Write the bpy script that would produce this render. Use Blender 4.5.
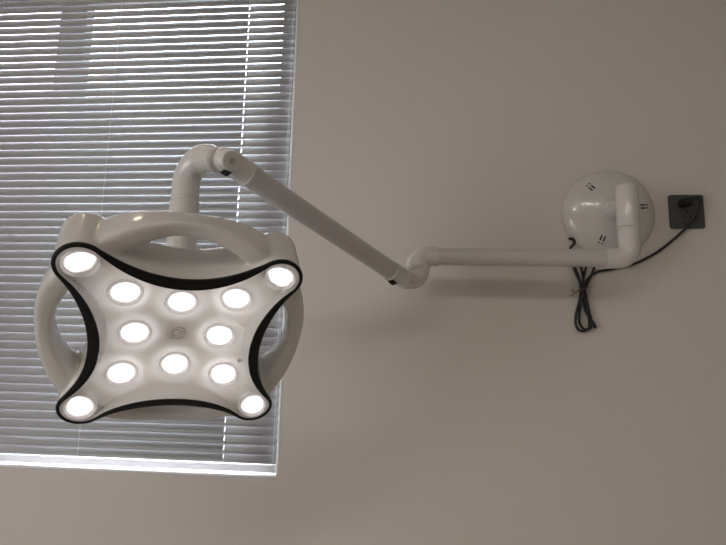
import bpy, bmesh, math, random
from mathutils import Vector, Matrix
random.seed(4)
S = bpy.context.scene
for o in list(bpy.data.objects): bpy.data.objects.remove(o)
COL = S.collection
V = Vector
pi = math.pi

# ---------------------------------------------------------------- camera
cam_d = bpy.data.cameras.new('camera'); cam = bpy.data.objects.new('camera', cam_d); COL.objects.link(cam)
right = V((0.9959, 0.0872, 0.0220)).normalized()
fwd = V((-0.0896, 0.9840, 0.1539)).normalized()
right = (right - fwd * right.dot(fwd)).normalized()
up = right.cross(fwd).normalized()
cam.matrix_world = Matrix(((right.x, up.x, -fwd.x, 0.0), (right.y, up.y, -fwd.y, -1.4367), (right.z, up.z, -fwd.z, 1.45), (0, 0, 0, 1)))
cam_d.sensor_fit = 'HORIZONTAL'; cam_d.sensor_width = 36.0; cam_d.lens = 545.0 / 726.0 * 36.0
cam_d.clip_start = 0.02
S.camera = cam

# ---------------------------------------------------------------- sky, exposure
SKY = 17.0
LED = 5.0
CEIL = 34.0
FILL = 26.5
world = bpy.data.worlds.new('overcast_sky'); S.world = world; world.use_nodes = True
wn = world.node_tree; wn.nodes.clear()
wo = wn.nodes.new('ShaderNodeOutputWorld'); wb = wn.nodes.new('ShaderNodeBackground')
wc = wn.nodes.new('ShaderNodeTexCoord'); wsx = wn.nodes.new('ShaderNodeSeparateXYZ'); wr = wn.nodes.new('ShaderNodeValToRGB')
wn.links.new(wc.outputs['Generated'], wsx.inputs[0]); wn.links.new(wsx.outputs['Z'], wr.inputs[0])
wr.color_ramp.elements[0].position = 0.0; wr.color_ramp.elements[0].color = (0.34, 0.34, 0.35, 1)
wr.color_ramp.elements[1].position = 0.35; wr.color_ramp.elements[1].color = (0.93, 0.94, 1.0, 1)
wn.links.new(wr.outputs[0], wb.inputs['Color']); wb.inputs['Strength'].default_value = SKY
wn.links.new(wb.outputs[0], wo.inputs[0])
S.view_settings.view_transform = 'Standard'; S.view_settings.look = 'None'
S.view_settings.gamma = 1.0; S.view_settings.exposure = 0.0; S.view_settings.use_curve_mapping = False
S.cycles.use_denoising = True
S.cycles.max_bounces = 12; S.cycles.diffuse_bounces = 8; S.cycles.transmission_bounces = 8; S.cycles.transparent_max_bounces = 12
S.cycles.sample_clamp_indirect = 6.0

# fill area light added at the left wall: soft light fading to the right
dl = bpy.data.lights.new('left_fill_light', 'AREA'); dl.shape = 'RECTANGLE'; dl.size = 1.5; dl.size_y = 1.3; dl.energy = FILL; dl.color = (1.0, 0.975, 0.95)
dlo = bpy.data.objects.new('left_fill_light', dl); COL.objects.link(dlo); dlo.location = (-2.36, -2.3, 1.25); dlo.rotation_euler = (math.pi/2, 0, -math.pi/2)

# ---------------------------------------------------------------- materials
def principled(name, col, rough=0.5, metal=0.0, coat=0.0, spec=0.5):
    m = bpy.data.materials.new(name); m.use_nodes = True
    b = m.node_tree.nodes['Principled BSDF']
    b.inputs['Base Color'].default_value = (*col, 1); b.inputs['Roughness'].default_value = rough
    b.inputs['Metallic'].default_value = metal; b.inputs['Coat Weight'].default_value = coat
    b.inputs['Specular IOR Level'].default_value = spec; b.inputs['Coat Roughness'].default_value = .03
    return m
def noisy(name, c1, c2, scale, rough, bump=0.0, bscale=200.0):
    m = principled(name, c1, rough); nt = m.node_tree; b = nt.nodes['Principled BSDF']
    tc = nt.nodes.new('ShaderNodeTexCoord'); n = nt.nodes.new('ShaderNodeTexNoise'); n.inputs['Scale'].default_value = scale
    n.inputs['Detail'].default_value = 4
    r = nt.nodes.new('ShaderNodeValToRGB'); r.color_ramp.elements[0].color = (*c1, 1); r.color_ramp.elements[1].color = (*c2, 1)
    r.color_ramp.elements[0].position = .35; r.color_ramp.elements[1].position = .65
    nt.links.new(tc.outputs['Object'], n.inputs['Vector']); nt.links.new(n.outputs['Fac'], r.inputs[0]); nt.links.new(r.outputs[0], b.inputs['Base Color'])
    if bump:
        n2 = nt.nodes.new('ShaderNodeTexNoise'); n2.inputs['Scale'].default_value = bscale
        bp = nt.nodes.new('ShaderNodeBump'); bp.inputs['Strength'].default_value = bump; bp.inputs['Distance'].default_value = 0.002
        nt.links.new(tc.outputs['Object'], n2.inputs['Vector']); nt.links.new(n2.outputs['Fac'], bp.inputs['Height']); nt.links.new(bp.outputs[0], b.inputs['Normal'])
    return m
def emitter(name, col, strength):
    m = bpy.data.materials.new(name); m.use_nodes = True; nt = m.node_tree; nt.nodes.clear()
    o = nt.nodes.new('ShaderNodeOutputMaterial'); e = nt.nodes.new('ShaderNodeEmission')
    e.inputs[0].default_value = (*col, 1); e.inputs[1].default_value = strength; nt.links.new(e.outputs[0], o.inputs[0])
    return m
def translucent(name, col, mix, rough=0.5):
    m = bpy.data.materials.new(name); m.use_nodes = True; nt = m.node_tree
    b = nt.nodes['Principled BSDF']; b.inputs['Base Color'].default_value = (*col, 1); b.inputs['Roughness'].default_value = rough
    t = nt.nodes.new('ShaderNodeBsdfTranslucent'); t.inputs[0].default_value = (*col, 1)
    x = nt.nodes.new('ShaderNodeMixShader'); x.inputs[0].default_value = mix
    o = nt.nodes['Material Output']
    nt.links.new(b.outputs[0], x.inputs[1]); nt.links.new(t.outputs[0], x.inputs[2]); nt.links.new(x.outputs[0], o.inputs[0])
    return m
def pane(name, col):
    m = bpy.data.materials.new(name); m.use_nodes = True; nt = m.node_tree; nt.nodes.clear()
    o = nt.nodes.new('ShaderNodeOutputMaterial'); t = nt.nodes.new('ShaderNodeBsdfTransparent'); t.inputs[0].default_value = (*col, 1)
    g = nt.nodes.new('ShaderNodeBsdfGlossy'); g.inputs['Roughness'].default_value = 0.02
    x = nt.nodes.new('ShaderNodeMixShader'); x.inputs[0].default_value = 0.05
    nt.links.new(t.outputs[0], x.inputs[1]); nt.links.new(g.outputs[0], x.inputs[2]); nt.links.new(x.outputs[0], o.inputs[0])
    return m
M = dict(
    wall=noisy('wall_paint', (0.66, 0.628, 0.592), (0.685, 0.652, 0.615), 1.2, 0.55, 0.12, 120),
    wall_dark=noisy('bounce_cut_dark', (0.30, 0.28, 0.26), (0.32, 0.30, 0.275), 1.2, 0.6),  # unseen right and front walls, darkened to cut bounce and dim the right
    ceiling=noisy('ceiling_paint', (0.50, 0.48, 0.45), (0.52, 0.50, 0.47), 2.0, 0.8),
    floor=noisy('floor_tile', (0.40, 0.36, 0.32), (0.46, 0.42, 0.37), 5.0, 0.4),
    trim=principled('white_trim', (0.86, 0.86, 0.85), 0.4),
    frame=noisy('window_frame_metal', (0.10, 0.11, 0.105), (0.12, 0.13, 0.12), 8, 0.45),
    glass=pane('clear_glass', (0.92, 0.94, 0.95)),
    glass_left=pane('darker_glass', (0.72, 0.71, 0.74)),
    slat=translucent('slat_enamel', (0.46, 0.465, 0.485), 0.13, 0.38),
    rail=translucent('rail_plastic', (0.86, 0.86, 0.88), 0.30, 0.35),
    bead=translucent('bead_plastic', (0.93, 0.93, 0.94), 0.75, 0.4),
    cord=translucent('cord_white', (0.88, 0.88, 0.90), 0.35, 0.7),
    white=principled('white_enamel', (0.665, 0.65, 0.635), 0.22, coat=0.6),
    tube=principled('white_tube_paint', (0.56, 0.54, 0.53), 0.3, coat=0.15),
    joint=principled('white_joint_plastic', (0.68, 0.66, 0.645), 0.2, coat=0.4),
    panel=translucent('panel_acrylic', (0.86, 0.84, 0.82), 0.35, 0.3),
    lens_ring=translucent('lens_ring_plastic', (0.90, 0.89, 0.90), 0.5, 0.25),
    black=principled('black_gloss_trim', (0.006, 0.0055, 0.005), 0.5, spec=0.25),
    rubber=principled('black_rubber', (0.012, 0.011, 0.011), 0.45),
    dark_hole=principled('dark_recess', (0.006, 0.006, 0.006), 0.9),
    outlet=noisy('grey_outlet_plastic', (0.062, 0.066, 0.064), (0.070, 0.074, 0.072), 20, 0.35),
    steel=principled('screw_steel', (0.55, 0.52, 0.49), 0.35, metal=0.8),
    tie=principled('tan_twist_tie', (0.20, 0.13, 0.08), 0.6),
    led=emitter('led_glow', (1.0, 0.965, 0.965), LED),
    warm=emitter('warm_bulb_glow', (1.0, 0.74, 0.45), 30.0),
    backglow=emitter('panel_backglow', (1.0, 0.97, 0.95), 2.8),  # added glow that lifts the face panel from behind
    tubelight=emitter('ceiling_light_glow', (1.0, 0.91, 0.81), CEIL),
    housing=principled('light_housing', (0.75, 0.75, 0.74), 0.4),
    door=noisy('door_wood', (0.30, 0.2, 0.12), (0.36, 0.25, 0.15), 4, 0.5),
)

# ---------------------------------------------------------------- helpers
def link(name, me, mat, parent=None, smooth=True, auto=None):
    o = bpy.data.objects.new(name, me); COL.objects.link(o)
    for m in (mat if isinstance(mat, (list, tuple)) else [mat]): me.materials.append(m)
    if smooth:
        for p in me.polygons: p.use_smooth = True
    if auto is not None:
        me.set_sharp_from_angle(angle=math.radians(auto))
    if parent:
        o.parent = parent
        bpy.context.view_layer.update()
        o.matrix_parent_inverse = Matrix.Identity(4)
    return o
def mesh(name, verts, faces):
    me = bpy.data.meshes.new(name); me.from_pydata([tuple(v) for v in verts], [], faces); me.update()
    bm = bmesh.new(); bm.from_mesh(me); bmesh.ops.recalc_face_normals(bm, faces=bm.faces); bm.to_mesh(me); bm.free()
    return me
class MB:
    def __init__(s): s.v = []; s.f = []; s.mi = []
    def add(s, v, f, mi=0):
        n = len(s.v); s.v += [V(p) for p in v]; s.f += [[i + n for i in q] for q in f]; s.mi += [mi] * len(f); return s
    def box(s, a, b, mi=0):
        x0, y0, z0 = a; x1, y1, z1 = b
        return s.add([(x0,y0,z0),(x1,y0,z0),(x1,y1,z0),(x0,y1,z0),(x0,y0,z1),(x1,y0,z1),(x1,y1,z1),(x0,y1,z1)],
                     [(0,3,2,1),(4,5,6,7),(0,1,5,4),(1,2,6,5),(2,3,7,6),(3,0,4,7)], mi)
    def rings(s, rings, cap0=True, cap1=True, closed=True, mi=0):
        n = len(rings[0]); v = [p for r in rings for p in r]; f = []
        for i in range(len(rings) - 1):
            for j in range(n if closed else n - 1):
                k = (j + 1) % n
                f.append((i*n+j, i*n+k, (i+1)*n+k, (i+1)*n+j))
        if cap0: f.append(tuple(reversed(range(n))))
        if cap1: f.append(tuple(range((len(rings)-1)*n, len(rings)*n)))
        return s.add(v, f, mi)
    def tube(s, pts, rad, n=32, cap=True, mi=0):
        pts = [V(p) for p in pts]; L = len(pts)
        if not hasattr(rad, '__len__'): rad = [rad] * L
        T = []
        for i in range(L):
            a = pts[max(i-1, 0)]; b = pts[min(i+1, L-1)]
            t = (b - a)
            if t.length < 1e-9: t = T[-1] if T else V((0, 0, 1))
            T.append(t.normalized())
        ref = V((0, 0, 1)) if abs(T[0].z) < .9 else V((1, 0, 0))
        u = (ref - T[0] * ref.dot(T[0])).normalized(); rings = []
        for i in range(L):
            u = (u - T[i] * u.dot(T[i])).normalized(); w = T[i].cross(u)
            rings.append([pts[i] + (u * math.cos(2*pi*j/n) + w * math.sin(2*pi*j/n)) * rad[i] for j in range(n)])
        return s.rings(rings, cap, cap, mi=mi)
    def lathe(s, base, axis, prof, n=48, mi=0):
        """prof: list of (radius, distance along axis)"""
        axis = V(axis).normalized(); ref = V((0, 0, 1)) if abs(axis.z) < .9 else V((1, 0, 0))
        u = (ref - axis * ref.dot(axis)).normalized(); w = axis.cross(u); base = V(base)
        return s.rings([[base + axis * h + (u * math.cos(2*pi*j/n) + w * math.sin(2*pi*j/n)) * max(r, 1e-5) for j in range(n)] for r, h in prof], mi=mi)
    def me(s, name):
        m = mesh(name, s.v, s.f)
        for i, p in enumerate(m.polygons): p.material_index = s.mi[i]
        return m
    def build(s, name, mat, parent=None, smooth=True, auto=35):
        return link(name, s.me(name), mat, parent, smooth, auto if smooth else None)
def tag(o, label=None, cat=None, group=None, kind=None):
    for k, v in (('label', label), ('category', cat), ('group', group), ('kind', kind)):
        if v: o[k] = v
    return o
def empty(name, loc):
    o = bpy.data.objects.new(name, None); COL.objects.link(o); o.location = loc; o.empty_display_size = .05
    bpy.context.view_layer.update(); return o
def rebase(o, root):          # mesh was written in room coordinates: keep it there under its root
    o.matrix_parent_inverse = root.matrix_world.inverted(); return o
def fillet(pts, r, n=14):
    """polyline with its inner corners rounded to radius r (number or list)"""
    pts = [V(p) for p in pts]; out = [pts[0]]
    for i in range(1, len(pts) - 1):
        rr = r[i-1] if hasattr(r, '__len__') else r
        a = (pts[i-1] - pts[i]).normalized(); b = (pts[i+1] - pts[i]).normalized()
        ang = a.angle(b); d = rr / math.tan(ang / 2)
        c = pts[i] + (a + b).normalized() * (rr / math.sin(ang / 2))
        p0 = pts[i] + a * d - c; p1 = pts[i] + b * d - c; tot = p0.angle(p1); ax = p0.cross(p1).normalized()
        for k in range(n + 1): out.append(c + Matrix.Rotation(tot * k / n, 3, ax) @ p0)
    out.append(pts[-1]); return out
def spline(pts, per=8):
    pts = [V(p) for p in pts]; P = [pts[0]] + pts + [pts[-1]]; out = []
    for i in range(1, len(P) - 2):
        p0, p1, p2, p3 = P[i-1:i+3]
        for k in range(per):
            t = k / per
            out.append(0.5 * ((2*p1) + (p2-p0)*t + (2*p0-5*p1+4*p2-p3)*t*t + (3*p1-p0-3*p2+p3)*t**3))
    out.append(pts[-1]); return out

# ---------------------------------------------------------------- the room
X0, X1, Y0, Z1 = -2.4, 1.9, -3.4, 2.85
WX0, WX1, WZ0, WZ1 = -1.78, -0.339, 1.143, 2.70
def struct(o): o['kind'] = 'structure'; return o
m = MB()
o4 = [(X0-.2, Z1+.15), (X1+.2, Z1+.15), (X1+.2, -.15), (X0-.2, -.15)]; i4 = [(WX0, WZ1), (WX1, WZ1), (WX1, WZ0), (WX0, WZ0)]
vs = [(x, 0, z) for x, z in o4 + i4] + [(x, .2, z) for x, z in o4 + i4]
fs = []
for k in range(4):
    j = (k + 1) % 4
    fs += [(k, j, 4+j, 4+k), (8+j, 8+k, 12+k, 12+j), (4+k, 4+j, 12+j, 12+k), (j, k, 8+k, 8+j)]
m.add(vs, fs); struct(m.build('wall_back', M['wall'], smooth=False))
struct(MB().box((X0-.2, Y0-.2, -.15), (X1+.2, 0, 0)).build('floor', M['floor'], smooth=False))
struct(MB().box((X0-.2, Y0-.2, Z1), (X1+.2, 0, Z1+.15)).build('ceiling', M['ceiling'], smooth=False))
struct(MB().box((X0-.2, Y0, 0), (X0, 0, Z1)).build('wall_left', M['wall'], smooth=False))
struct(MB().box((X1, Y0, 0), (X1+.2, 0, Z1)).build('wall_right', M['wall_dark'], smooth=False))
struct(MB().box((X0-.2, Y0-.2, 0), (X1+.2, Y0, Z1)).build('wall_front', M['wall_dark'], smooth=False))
w2 = empty('added_window', (X0, -2.1, .75)); struct(w2)  # added window on the solid left wall, out of view, behind the fill light
rebase(MB().box((X0, -3.15, .57), (X0+.03, -3.07, 2.03)).box((X0, -1.53, .57), (X0+.03, -1.45, 2.03)).box((X0, -3.07, .57), (X0+.03, -1.53, .64)).box((X0, -3.07, 1.96), (X0+.03, -1.53, 2.03)).build('window_frame', M['frame'], w2, smooth=False), w2)
rebase(MB().box((X0+.005, -3.07, .64), (X0+.012, -1.53, 1.96)).build('pane', M['rail'], w2, smooth=False), w2)
d = empty('door_1', (0.9, Y0, 0)); struct(d)
rebase(MB().box((.45, Y0, 0), (1.35, Y0+.04, 2.08)).build('door_leaf', M['door'], d, smooth=False), d)
rebase(MB().box((.37, Y0, 0), (.45, Y0+.055, 2.16)).box((1.35, Y0, 0), (1.43, Y0+.055, 2.16)).box((.45, Y0, 2.08), (1.35, Y0+.055, 2.16)).build('door_frame', M['trim'], d, smooth=False), d)
for nm, a, b in (('baseboard_back', (X0, -.014, 0), (X1, 0, .09)), ('baseboard_left', (X0, Y0, 0), (X0+.014, -.014, .09)), ('baseboard_right', (X1-.014, Y0, 0), (X1, -.014, .09))):
    struct(MB().box(a, b).build(nm, M['trim'], smooth=False))

# window: dark metal frame set in the outer half of the opening, two sliding sashes
w = empty('window_1', ((WX0+WX1)/2, .1, WZ0)); struct(w)
FY0, FY1 = .150, .190
m = MB()
m.box((WX0, FY0, WZ0), (WX1, FY1, WZ0+.012)).box((WX0, FY0, 2.612), (WX1, FY1, WZ1)).box((WX0, FY0, WZ0+.012), (WX0+.06, FY1, 2.612)).box((-.421, FY0, WZ0+.012), (WX1, FY1, 2.612))
rebase(m.build('window_frame', M['frame'], w, smooth=False), w)
rebase(MB().box((-1.187, FY0, WZ0+.012), (-1.094, FY1, 2.612)).build('mullion', M['frame'], w, smooth=False), w)
rebase(MB().box((WX0+.06, .168, WZ0+.012), (-1.187, .174, 2.612)).build('pane', M['glass_left'], w, smooth=False), w)
rebase(MB().box((-1.094, .168, WZ0+.012), (-.421, .174, 2.612)).build('pane', M['glass'], w, smooth=False), w)
# slim white bead round the edge of the opening
struct(MB().box((WX1-.0048, -.0025, WZ0-.004), (WX1+.0003, -.0013, WZ1)).build('trim_1', M['bead'], smooth=False))
struct(MB().box((WX0, -.0025, WZ0-.004), (WX1-.0048, -.0013, WZ0+.0012)).build('trim_2', M['bead'], smooth=False))

# ---------------------------------------------------------------- venetian blind
bl = empty('venetian_blind', ((WX0+WX1)/2, .022, WZ0)); tag(bl, 'white horizontal slat window blind hanging nearly closed in the window', 'blind')
P, WID, TH = .0234, .0290, math.radians(72)
BX0, BX1, BY = WX0+.006, WX1-.0105, .016
zc = WZ0 + .042
holes = [(-.489, .0007)]
xs = [(BX0, None)]
cuts = [BX0]
for hx, hw in holes: cuts += [hx-hw, hx+hw]
cuts.append(BX1)
NS = 8
m = MB(); zz = zc
while zz < WZ1 - .035:
    cs = []
    for k in range(NS + 1):
        a = (k / NS - .5); u = a * WID; bow = .0034 * (1 - (2*a)**2)       # crown of the slat
        # u runs from the room edge (low) to the window edge (high)
        y = BY + u * math.cos(TH) - bow * math.sin(TH); z = zz + u * math.sin(TH) + bow * math.cos(TH)
        cs.append((y, z))
    n = len(cs)
    jit = random.uniform(-.0002, .0002)
    nc = len(cuts); vs = [(x, y, z+jit) for x in cuts for y, z in cs]; fs = []
    for c in range(nc - 1):
        for k in range(n - 1):
            if c % 2 == 1 and 2 <= k < 6: continue          # the cord slot stays open
            fs.append((c*n+k, c*n+k+1, (c+1)*n+k+1, (c+1)*n+k))
    m.add(vs, fs)
    zz += P
ob = m.build('slats', M['slat'], bl, smooth=True, auto=60); rebase(ob, bl)
sm = ob.modifiers.new('thickness', 'SOLIDIFY'); sm.thickness = .0003; sm.offset = 0
# bottom rail: rounded bar
prof = []
hw, hh = .0115, .0095
for j in range(24):
    a = 2*pi*j/24; c, s_ = math.cos(a), math.sin(a)
    prof.append((BY + hw*math.copysign(abs(c)**.5, c), WZ0 + .0165 + hh*math.copysign(abs(s_)**.5, s_)))
rebase(MB().rings([[(x, y, z) for y, z in prof] for x in (BX0, BX1-.004)]).build('bottom_rail', M['rail'], bl), bl)
prof2 = [(BY+(y-BY)*1.08, WZ0+.0165+(z-WZ0-.0165)*1.12) for y, z in prof]
rebase(MB().rings([[(x, y, z) for y, z in prof2] for x in (BX1-.004, BX1+.0005)]).build('rail_end_cap', M['rail'], bl), bl)
rebase(MB().box((BX0, -.002, WZ1-.030), (BX1, .036, WZ1-.002)).build('headrail', M['rail'], bl, smooth=False), bl)
for hx, hw_ in [(-1.272, 0), (-.887, 0), (-.489, 0), (-.355, 0)]:
    mm = MB()
    for yy, r in ((BY-.0098, .00055), (BY+.0098, .0005)):
        mm.tube([(hx, yy, WZ0+.02), (hx, yy, WZ1-.028)], r, 8)
    mm.tube([(hx, BY, WZ0+.02), (hx, BY, WZ1-.028)], .0007, 8)
    rebase(mm.build('ladder_cord', M['cord'], bl), bl)

# ---------------------------------------------------------------- the lamp
lamp = empty('surgical_lamp', (.509, 0, 1.835))
tag(lamp, 'white wall-mounted surgical lamp with jointed arm and twelve glowing lenses', 'lamp')
def part(mb, name, mat, parent=lamp, **k):
    o = mb.build(name, mat, parent, **k)
    return rebase(o, lamp) if parent is lamp else o      # a part's own frame is the room's, so its sub-parts need no shift

# wall cover dome
R_, H_ = .1165, .040
dprof = [(R_, 0), (R_, .005)]
for k in range(1, 17):
    a = k/16*pi/2; dprof.append((R_*math.cos(a)**.8 if k < 16 else .0, .005 + H_*math.sin(a)))
DC = V((.507, 0, 1.834))
cover = part(MB().lathe(DC, (0, -1, 0), dprof, 64), 'wall_cover', M['white'])
def dome_h(r): # height of the cover at radius r
    best = min(dprof, key=lambda q: abs(q[0]-r)); 
    for (r0, h0), (r1, h1) in zip(dprof[1:], dprof[2:]):
        if r1 <= r <= r0: return h0 + (h1-h0)*(r0-r)/(r0-r1+1e-9)
    return best[1]
for ang in (128, 8, 250):
    a = math.radians(ang); er = V((math.cos(a), 0, math.sin(a))); et = V((-math.sin(a), 0, math.cos(a)))
    for sgn in (-1, 1):
        for r0, r1 in ((.070, .083), (.0875, .0905)):
            ps = []
            for t in (0, .25, .5, .75, 1):
                r = r0 + (r1-r0)*t; off = et*(sgn*.0042)
                q = DC + er*r + off; rr = math.hypot(q.x-DC.x, q.z-DC.z); ps.append(V((q.x, -dome_h(rr)+.0004, q.z)))
            part(MB().tube(ps, .0020, 8), 'vent_slot', M['dark_hole'], cover)
AX = .5105; AY = -.125
part(MB().lathe((AX, -.045, 1.832), (0, -1, 0), [(.0265, 0), (.0265, .012), (.0245, .014), (.0245, .08)], 40), 'mounting_stub', M['joint'])
part(MB().lathe((AX, AY, 1.768), (0, 0, 1), [(.0235, 0), (.0258, .001), (.0258, .098), (.0245, .102), (.020, .1035)], 48), 'mounting_post', M['joint'])
part(MB().lathe((AX, AY, 1.7625), (0, 0, 1), [(.0235, 0), (.0262, .001), (.0262, .0045), (.0235, .0055)], 48), 'swivel_ring', M['joint'])
part(MB().tube(fillet([(AX, AY, 1.7645), (AX, AY, 1.6945), (.455, AY, 1.694)], .028), .0248, 40), 'elbow', M['joint'])
part(MB().tube([(.458, AY, 1.694), (.060, AY, 1.6955)], .0212, 40), 'horizontal_arm_tube', M['tube'])
part(MB().tube([(.458, AY, 1.694), (.4555, AY, 1.694)], .0252, 40), 'tube_collar', M['joint'])
# second elbow and swivel
PX, PY = .0135, -.128
part(MB().tube([(.0575, AY, 1.6955), (.0625, AY, 1.6955)], .0235, 40), 'tube_collar', M['joint'])
e2 = fillet([(.0585, AY, 1.6955), (PX, PY, 1.6955), (PX, PY, 1.670)], .024)
part(MB().tube(e2, [.0225] + [.0228 + .006*min(1, i/(len(e2)-1)*1.2) for i in range(1, len(e2))], 40), 'elbow', M['joint'])
part(MB().lathe((PX, PY, 1.6675), (0, 0, 1), [(.0275, 0), (.0302, .0008), (.0302, .0036), (.0275, .0044)], 48), 'swivel_ring', M['joint'])
KL = V((-.0165, -.160, 1.6355)); LO = V((-.0475, -.2015, 1.6475)); UPT = V((-.294, -.527, 1.768)); U = (UPT - LO).normalized()
KU = V((-.3265, -.521, 1.7925))
e3 = fillet([(PX, PY, 1.669), (PX, PY, 1.6400), KL + V((-.006, -.0075, .0))], .024)
part(MB().tube(e3, [.0288 - .0045*i/(len(e3)-1) for i in range(len(e3))], 40), 'elbow', M['joint'])
def knuckle(c, end, ax, r, toward):
    c = V(c); dirn = (V(end) - c); L = dirn.length; dn = dirn.normalized()
    pr = [(r*math.sin(a), -r*math.cos(a)) for a in [k/10*pi/2 for k in range(1, 11)]] + [(r, L), (r*.94, L+.001)]
    k = part(MB().lathe(c, dn, [(.0001, -r)] + pr, 40), 'tilt_joint', M['joint'])
    ax = V(ax).normalized()
    part(MB().lathe(c + ax*(r*.55), ax, [(r*.82, 0), (r*.82, r*.42), (r*.76, r*.50), (.0001, r*.52)], 40), 'joint_disc', M['joint'], k)
    part(MB().lathe(c + ax*(r*1.05), ax, [(r*.26, 0), (r*.26, .0015), (r*.18, .002), (r*.12, .0005), (.0001, .0004)], 24), 'screw', M['steel'], k)
    return k
kax = V((.50, -.78, -.25)); kax = (kax - U*kax.dot(U)).normalized()
tocam = V((0, -1, 0))
part(MB().tube([LO + U*.001, UPT], .0212, 40), 'sloping_arm_tube', M['tube'])
part(MB().tube([LO - U*.001, LO + U*.003], .0240, 40), 'tube_collar', M['joint'])
part(MB().tube([UPT - U*.003, UPT + U*.001], .0240, 40), 'tube_collar', M['joint'])
knuckle(KL, LO, kax, .0222, tocam)
knuckle(UPT + U*.046, UPT, kax, .0222, tocam)
# dark slots under the two tilt joints
def slot(c, n1, name='joint_slot'):
    t = V(n1).normalized(); b = kax.cross(t).normalized()
    vs = []
    for s1 in (-.0035, .0035):
        for a, c2 in ((-.0095, 0), (0, .0062), (.0095, 0), (0, -.0062)):
            vs.append(V(c) + t*a + b*c2 + kax*s1)
    return part(MB().add(vs, [(3,2,1,0),(4,5,6,7),(0,1,5,4),(1,2,6,5),(2,3,7,6),(3,0,4,7)]), name, M['dark_hole'], smooth=False)
# head post
HX, HY = -.4115, -.512
KC = UPT + U*.046
EE = KC + V((-.004, .004, -.002))
e4 = fillet([(HX, HY, 1.60), (HX, HY, 1.8160), EE], [.044], 20)
dv = (EE - V((HX, HY, 1.8160))).normalized()
e4[-1] = EE - dv*.020
part(MB().tube(e4, [.0245]*(len(e4)-1) + [.0215], 44), 'elbow', M['joint'])
rc = EE - dv*.019
part(MB().lathe(rc - dv*.004, dv, [(.0205, 0), (.0226, .001), (.0226, .003), (.0206, .0035), (.0206, .0055), (.0224, .006), (.0224, .008), (.018, .009)], 44), 'swivel_ring', M['joint'])
slot(KC + V((.004, -.010, -.0262)), V((1, 0, .0)))
slot(LO + V((.0035, -.006, -.0275)), V((1, 0, -.2)))
part(MB().lathe((HX, HY, 1.555), (0, 0, 1), [(.0200, 0), (.0252, .003), (.0262, .165), (.0245, .1665)], 44), 'drop_tube', M['joint'])

# ---------------------------------------------------------------- lamp head (local frame: x across, y up, z out of the face; unit = half the corner lens spacing)
SC = .1415
hx_ = V((.8959, .4441, .0013)).normalized(); hz_ = V((.3334, -.6711, -.6615)); hz_ = (hz_ - hx_*hz_.dot(hx_)).normalized(); hy_ = hz_.cross(hx_)
org = V((-.3776, -.5740, 1.4660))
HM = Matrix(((hx_.x, hy_.x, hz_.x, org.x), (hx_.y, hy_.y, hz_.y, org.y), (hx_.z, hy_.z, hz_.z, org.z), (0, 0, 0, 1)))
def outline(mid, R, n1=22, n2=34):
    # four concave arcs joined by round lobes centred on (+-1,+-1)
    # circle (0,C): dist to (1,1) = (C-mid)+R
    k = mid - R
    C = (2 - k*k) / (2*(1 - k)); rho = C - mid
    pts = []
    tdir = V((1, 1)) - V((0, C)); a_t = math.atan2(tdir.y, tdir.x)      # direction from arc centre to tangent point
    span = a_t + pi/2
    for q in range(4):
        rot = Matrix.Rotation(-q*pi/2, 2)
        for i in range(n2):                                            # arc, left to right
            a = -pi/2 - span + 2*span*i/n2
            pts.append(rot @ V((rho*math.cos(a), C + rho*math.sin(a))))
        a0 = a_t + pi; a1 = 2*(pi/4) - a0                               # lobe, from tangent over the outside
        a0n, a1n = a0, a1
        while a1n > a0n: a1n -= 2*pi
        for i in range(n1):
            a = a0n + (a1n - a0n)*i/n1
            pts.append(rot @ V((1 + R*math.cos(a), 1 + R*math.sin(a))))
    return pts
def zrim(p):
    r = p.length; return .05 + .04*min(1, max(0, (1.30-r)/.5))
def zsurf(p):
    return -(.178*(1 - p.length_squared/2)) - .012
def lay(pts, zf): return [V((p.x, p.y, zf(p) if callable(zf) else zf)) for p in pts]
def scaled(mb):
    for v in mb.v: v *= SC
    return mb
head = None
# --- shell with the four handles, grown as one casting
m = MB()
m.rings([lay(outline(.80, .16), -.27), lay(outline(.845, .185), -.06), lay(outline(.85, .19), lambda p: zrim(p)-.035), lay(outline(.915, .245), lambda p: zrim(p)-.03), lay(outline(.93, .252), -.03), lay(outline(.935, .265), -.30), lay(outline(.93, .272), -.56),
         lay(outline(.915, .255), -.61), lay(outline(.86, .20), -.64)])
rr_, seg = 1.385, 128
rings = []
for i in range(seg):
    a = 2*pi*i/seg; ring = []
    for j in range(24):
        b = 2*pi*j/24; c, s_ = math.cos(b), math.sin(b)
        dl_ = min(1, abs(((math.degrees(a) + 45) % 90) - 45)/38); kk = dl_*dl_*(3 - 2*dl_)
        ro = 1.492 + .035*kk; ri = 1.295 - .06*kk; zf = -.175 + .135*kk; zb = -.435 - .14*kk
        r = (ro + ri)/2 + (ro - ri)/2*math.copysign(abs(c)**.5, c); zq = (zf + zb)/2 + (zf - zb)/2*math.copysign(abs(s_)**.5, s_)
        ring.append(V((r*math.cos(a), r*math.sin(a), zq)))
    rings.append(ring)
rings.append(rings[0])
m.rings(rings, False, False)
m.lathe((0, 0, -.55), (0, 0, -1), [(.80, 0), (.78, .08), (.66, .17), (.45, .23), (.25, .25)], 64)
me0 = m.me('shell_raw'); bm = bmesh.new(); bm.from_mesh(me0); bmesh.ops.remove_doubles(bm, verts=bm.verts, dist=1e-5); bmesh.ops.triangulate(bm, faces=bm.faces); bm.to_mesh(me0); bm.free()
tmp = bpy.data.objects.new('tmp', me0); COL.objects.link(tmp)
md = tmp.modifiers.new('r', 'REMESH'); md.mode = 'VOXEL'; md.voxel_size = .022
md = tmp.modifiers.new('s', 'SMOOTH'); md.iterations = 7; md.factor = .5
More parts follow.
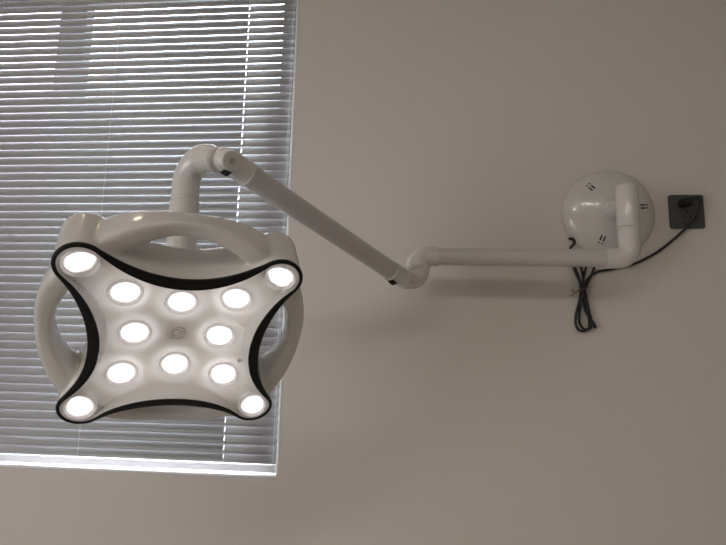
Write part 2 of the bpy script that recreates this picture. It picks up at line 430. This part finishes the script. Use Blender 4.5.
dg = bpy.context.evaluated_depsgraph_get(); full = bpy.data.meshes.new_from_object(tmp.evaluated_get(dg)); bpy.data.objects.remove(tmp)
groups = {0: [], 1: [], 2: [], 3: [], 4: []}
for p in full.polygons:
    c = p.center; g = 0
    if math.hypot(c.x, c.y) > 1.17 and abs(c.z + .30) < .3:
        a = math.degrees(math.atan2(c.y, c.x)) % 360
        for k in range(4):
            dd = abs((a - 90*k + 180) % 360 - 180)
            if dd < 27: g = k + 1
    groups[g].append(p.index)
def sub(name, idx):
    vm = {}; vs = []; fs = []
    for i in idx:
        f = []
        for vi in full.polygons[i].vertices:
            if vi not in vm: vm[vi] = len(vs); vs.append(full.vertices[vi].co * SC)
            f.append(vm[vi])
        fs.append(f)
    me = bpy.data.meshes.new(name); me.from_pydata([tuple(v) for v in vs], [], fs); me.update(); return me
head = link('lamp_head', sub('lamp_head', groups[0]), M['white'], lamp)
head.matrix_parent_inverse = lamp.matrix_world.inverted(); head.matrix_basis = HM
for k in range(1, 5):
    link('handle', sub('handle', groups[k]), M['white'], head)
def hpart(mb, name, mat, **k): return scaled(mb).build(name, mat, head, **k)
# black rim
m = MB()
m.rings([lay(outline(.808, .216), lambda p: zrim(p)-.05), lay(outline(.808, .216), zrim), lay(outline(.815, .221), lambda p: zrim(p)+.006), lay(outline(.90, .242), lambda p: zrim(p)+.006),
         lay(outline(.925, .254), lambda p: zrim(p)-.004), lay(outline(.93, .258), lambda p: zrim(p)-.02), lay(outline(.925, .252), lambda p: zrim(p)-.04)], False, False)
hpart(m, 'face_rim', M['black'])
# face panel
base = outline(.806, .216); rings = []
for t in [0, .008, .016, .028, .04, .05, .06, .08, .10, .13, .16, .2, .25, .3, .36, .43, .5, .58, .66, .75, .84, .93, .985]:
    ring = []
    for p in base:
        q = p*(1-t); w_ = min(1, t/.055); w_ = w_*w_*(3-2*w_)
        ring.append(V((q.x, q.y, (zrim(p)-.010)*(1-w_) + zsurf(q)*w_)))
    rings.append(ring)
m = MB(); m.rings(rings, False, True)
hpart(m, 'face_panel', M['panel'], auto=60)
# lenses
A, B = .587, .470
spots = [(x, y) for x in (-1, 1) for y in (-1, 1)] + [(x*A, y*A) for x in (-1, 1) for y in (-1, 1)] + [(0, B), (0, -B), (B, 0), (-B, 0)]
for (x, y) in spots:
    p = V((x, y)); z = -(.178*(1 - p.length_squared/2)); corner = p.length > 1.2
    n = V((-.178*x, -.178*y, 1)).normalized()
    c = V((x, y, z))
    hz = .026
    m = MB()
    m.lathe(c, n, [(.205 if not corner else .185, -.045), (.185, hz-.030), (.178, hz-.006), (.172, hz), (.170, hz-.006), (.140, -.028), (.136, -.045)], 40, mi=0)
    m.lathe(c, n, [(.138, -.045), (.138, -.028), (.11, -.018), (.07, -.012), (.0001, -.009)], 40, mi=1)
    ob = hpart(m, 'led_lens', [M['lens_ring'], M['led']])
m = MB()
for (x, y) in spots:
    z = -(.178*(1 - (x*x + y*y)/2)); rr = .24 if abs(x) < .9 else .17
    m.lathe((x, y, z - .085), (0, 0, 1), [(rr, 0), (rr, .012), (.0001, .0121)], 24)
hpart(m, 'panel_glow_discs', M['backglow'])  # hidden emitting discs added to brighten the panel around the lenses
# emblem in the middle of the panel
m = MB()
ez = -.178 + .0
m.tube([V((.085*math.cos(a), .085*math.sin(a), ez-.006)) for a in [2*pi*k/40 for k in range(41)]], .007, 8)
m.tube([V((-.015+.05*math.cos(a), .05*math.sin(a), ez-.006)) for a in [pi*.35 + pi*1.3*k/20 for k in range(21)]], .008, 8)
m.tube([V((.03+.025*math.cos(a), .025*math.sin(a), ez-.006)) for a in [2*pi*k/20 for k in range(21)]], .006, 8)
hpart(m, 'emblem', M['panel'])
def zat(x, y): return -(.178*(1-(x*x+y*y)/2)) - .012
m = MB().lathe((.76, -.36, zat(.76, -.36)+.006), (0, 0, 1), [(.03, -.02), (.03, .0), (.024, .005), (.0001, .005)], 24)
hpart(m, 'sensor_button', M['panel'])
# yoke behind the head that takes the drop tube
hb = HM @ V((0, 0, -.74*SC))
part(MB().tube([HM @ V((0, 0, -.72*SC)), HM @ V((0, 0, -.90*SC)), V((HX, HY, 1.556))], [.03, .027, .025], 36), 'head_yoke', M['joint'])

# ---------------------------------------------------------------- outlet and cable
ou = empty('wall_outlet', (.7045, 0, 1.840)); tag(ou, 'dark grey square electrical socket on the wall right of the lamp mount', 'socket')
def rrect(cx, cz, hw, hh, r, y, n=5):
    out = []
    for sx, sz, a0 in ((1, 1, 0), (-1, 1, pi/2), (-1, -1, pi), (1, -1, 3*pi/2)):
        for k in range(n+1):
            a = a0 + pi/2*k/n; out.append(V((cx+sx*(hw-r)+r*math.cos(a), y, cz+sz*(hh-r)+r*math.sin(a))))
    return out
m = MB().rings([rrect(.7045, 1.840, .0425, .0445, .005, 0), rrect(.7045, 1.840, .0425, .0445, .005, -.006), rrect(.7045, 1.840, .040, .042, .004, -.009)])
rebase(m.build('face_plate', M['outlet'], ou), ou)
rebase(MB().rings([rrect(.7045, 1.842, .0335, .034, .003, -.0085), rrect(.7045, 1.842, .0335, .034, .003, -.0098), rrect(.7045, 1.842, .0325, .033, .003, -.0102)]).build('socket_insert', M['outlet'], ou), ou)
for cx, cz, rot in ((.694, 1.823, .5), (.7105, 1.823, -.5), (.702, 1.838, 0), (.696, 1.806, 0)):
    c, s_ = math.cos(rot), math.sin(rot)
    vs = [V((cx + c*a - s_*b, y, cz + s_*a + c*b)) for y in (-.0098, -.0106) for a, b in ((-.0011, -.0036), (.0011, -.0036), (.0011, .0036), (-.0011, .0036))]
    rebase(MB().add(vs, [(0,1,2,3),(7,6,5,4),(0,4,5,1),(1,5,6,2),(2,6,7,3),(3,7,4,0)]).build('socket_hole', M['dark_hole'], ou, smooth=False), ou)
cb = empty('power_cable', (.431, -.012, 1.53)); tag(cb, 'black power cable coiled in a tied bundle under the lamp mount, plugged in at right', 'cable')
P1 = [(.408,1.768),(.413,1.763),(.419,1.755),(.406,1.736),(.413,1.697),(.431,1.635),(.415,1.568),(.414,1.538),(.431,1.528),(.446,1.541),(.441,1.594),(.434,1.635),(.445,1.694),(.458,1.718),(.467,1.695),(.440,1.635),(.426,1.594),(.424,1.551),(.436,1.532),(.451,1.543),(.446,1.594),(.438,1.635),(.430,1.694),(.423,1.715),(.412,1.694),(.433,1.632),(.440,1.581),(.459,1.545),(.456,1.541),(.444,1.59),(.436,1.637)]
P2 = [(.448,1.66),(.471,1.679),(.508,1.687),(.553,1.697),(.59,1.713),(.633,1.739),(.68,1.779),(.708,1.81),(.722,1.838),(.725,1.858),(.718,1.868),(.708,1.867),(.700,1.862)]
pts = []
for i, (x, z) in enumerate(P1): pts.append((x, -.008 - .011*(.5+.5*math.sin(i*2.1)) if i else -.004, z))
for i, (x, z) in enumerate(P2): pts.append((x, [-.010,-.008,-.006,-.006,-.006,-.006,-.010,-.018,-.030,-.036,-.037,-.036,-.034][i], z))
rebase(MB().tube(spline(pts, 8), .0033, 12).build('cord', M['rubber'], cb), cb)
m = MB()
m.rings([rrect(.6945, 1.859, .0125, .0085, .003, -.0098), rrect(.6945, 1.859, .0125, .0085, .003, -.030), rrect(.6955, 1.860, .0105, .0068, .003, -.040)])
rebase(m.build('plug', M['rubber'], cb), cb)
tz = [(.400,-.014,1.616),(.407,-.018,1.619),(.412,-.022,1.628),(.405,-.022,1.630),(.408,-.024,1.622),(.420,-.026,1.627),(.432,-.027,1.633),(.446,-.022,1.640),(.449,-.012,1.640),(.445,-.003,1.638),(.425,-.003,1.632),(.421,-.012,1.630),(.425,-.026,1.635)]
rebase(MB().tube(spline(tz, 5), .0011, 8).build('twist_tie', M['tie'], cb), cb)

# ---------------------------------------------------------------- ceiling light: two linear bars meeting in a corner
cl = empty('ceiling_light', (-.35, -2.2, Z1)); tag(cl, 'linear ceiling light of two bars meeting at a corner, behind the viewer', 'ceiling light')
CC = V((-.35, -2.20, Z1))
for k, a in enumerate((203, 337)):
    a = math.radians(a); d_ = V((math.cos(a), math.sin(a), 0)); t_ = V((-d_.y, d_.x, 0)); L = 1.6; hwid = .026
    def bar(z0, z1, hw_, l0, l1):
        vs = [CC + d_*l + t_*w2 + V((0, 0, z)) for z in (z0, z1) for l, w2 in ((l0, -hw_), (l1, -hw_), (l1, hw_), (l0, hw_))]
        return MB().add(vs, [(0,1,2,3),(7,6,5,4),(0,4,5,1),(1,5,6,2),(2,6,7,3),(3,7,4,0)])
    h = rebase(bar(-.05, 0, hwid+.008, .05, L+.01).build('light_bar', M['housing'], cl, smooth=False), cl)
    rebase(bar(-.056, -.0505, hwid, .06, L).build('diffuser', M['tubelight'], cl, smooth=False), cl)

# small warm downlight in the ceiling above the window
dn = empty('ceiling_downlight', (-1.0, -.42, Z1)); tag(dn, 'small round warm downlight in the ceiling above the window blind', 'ceiling light')
rebase(MB().lathe((-1.0, -.42, Z1), (0, 0, -1), [(.062, 0), (.062, .004), (.045, .006), (.040, -.001)], 32).build('trim_ring', M['housing'], dn), dn)
rebase(MB().lathe((-1.0, -.42, Z1), (0, 0, -1), [(.040, .0065), (.040, .008), (.0001, .010)], 32).build('bulb', M['warm'], dn), dn)
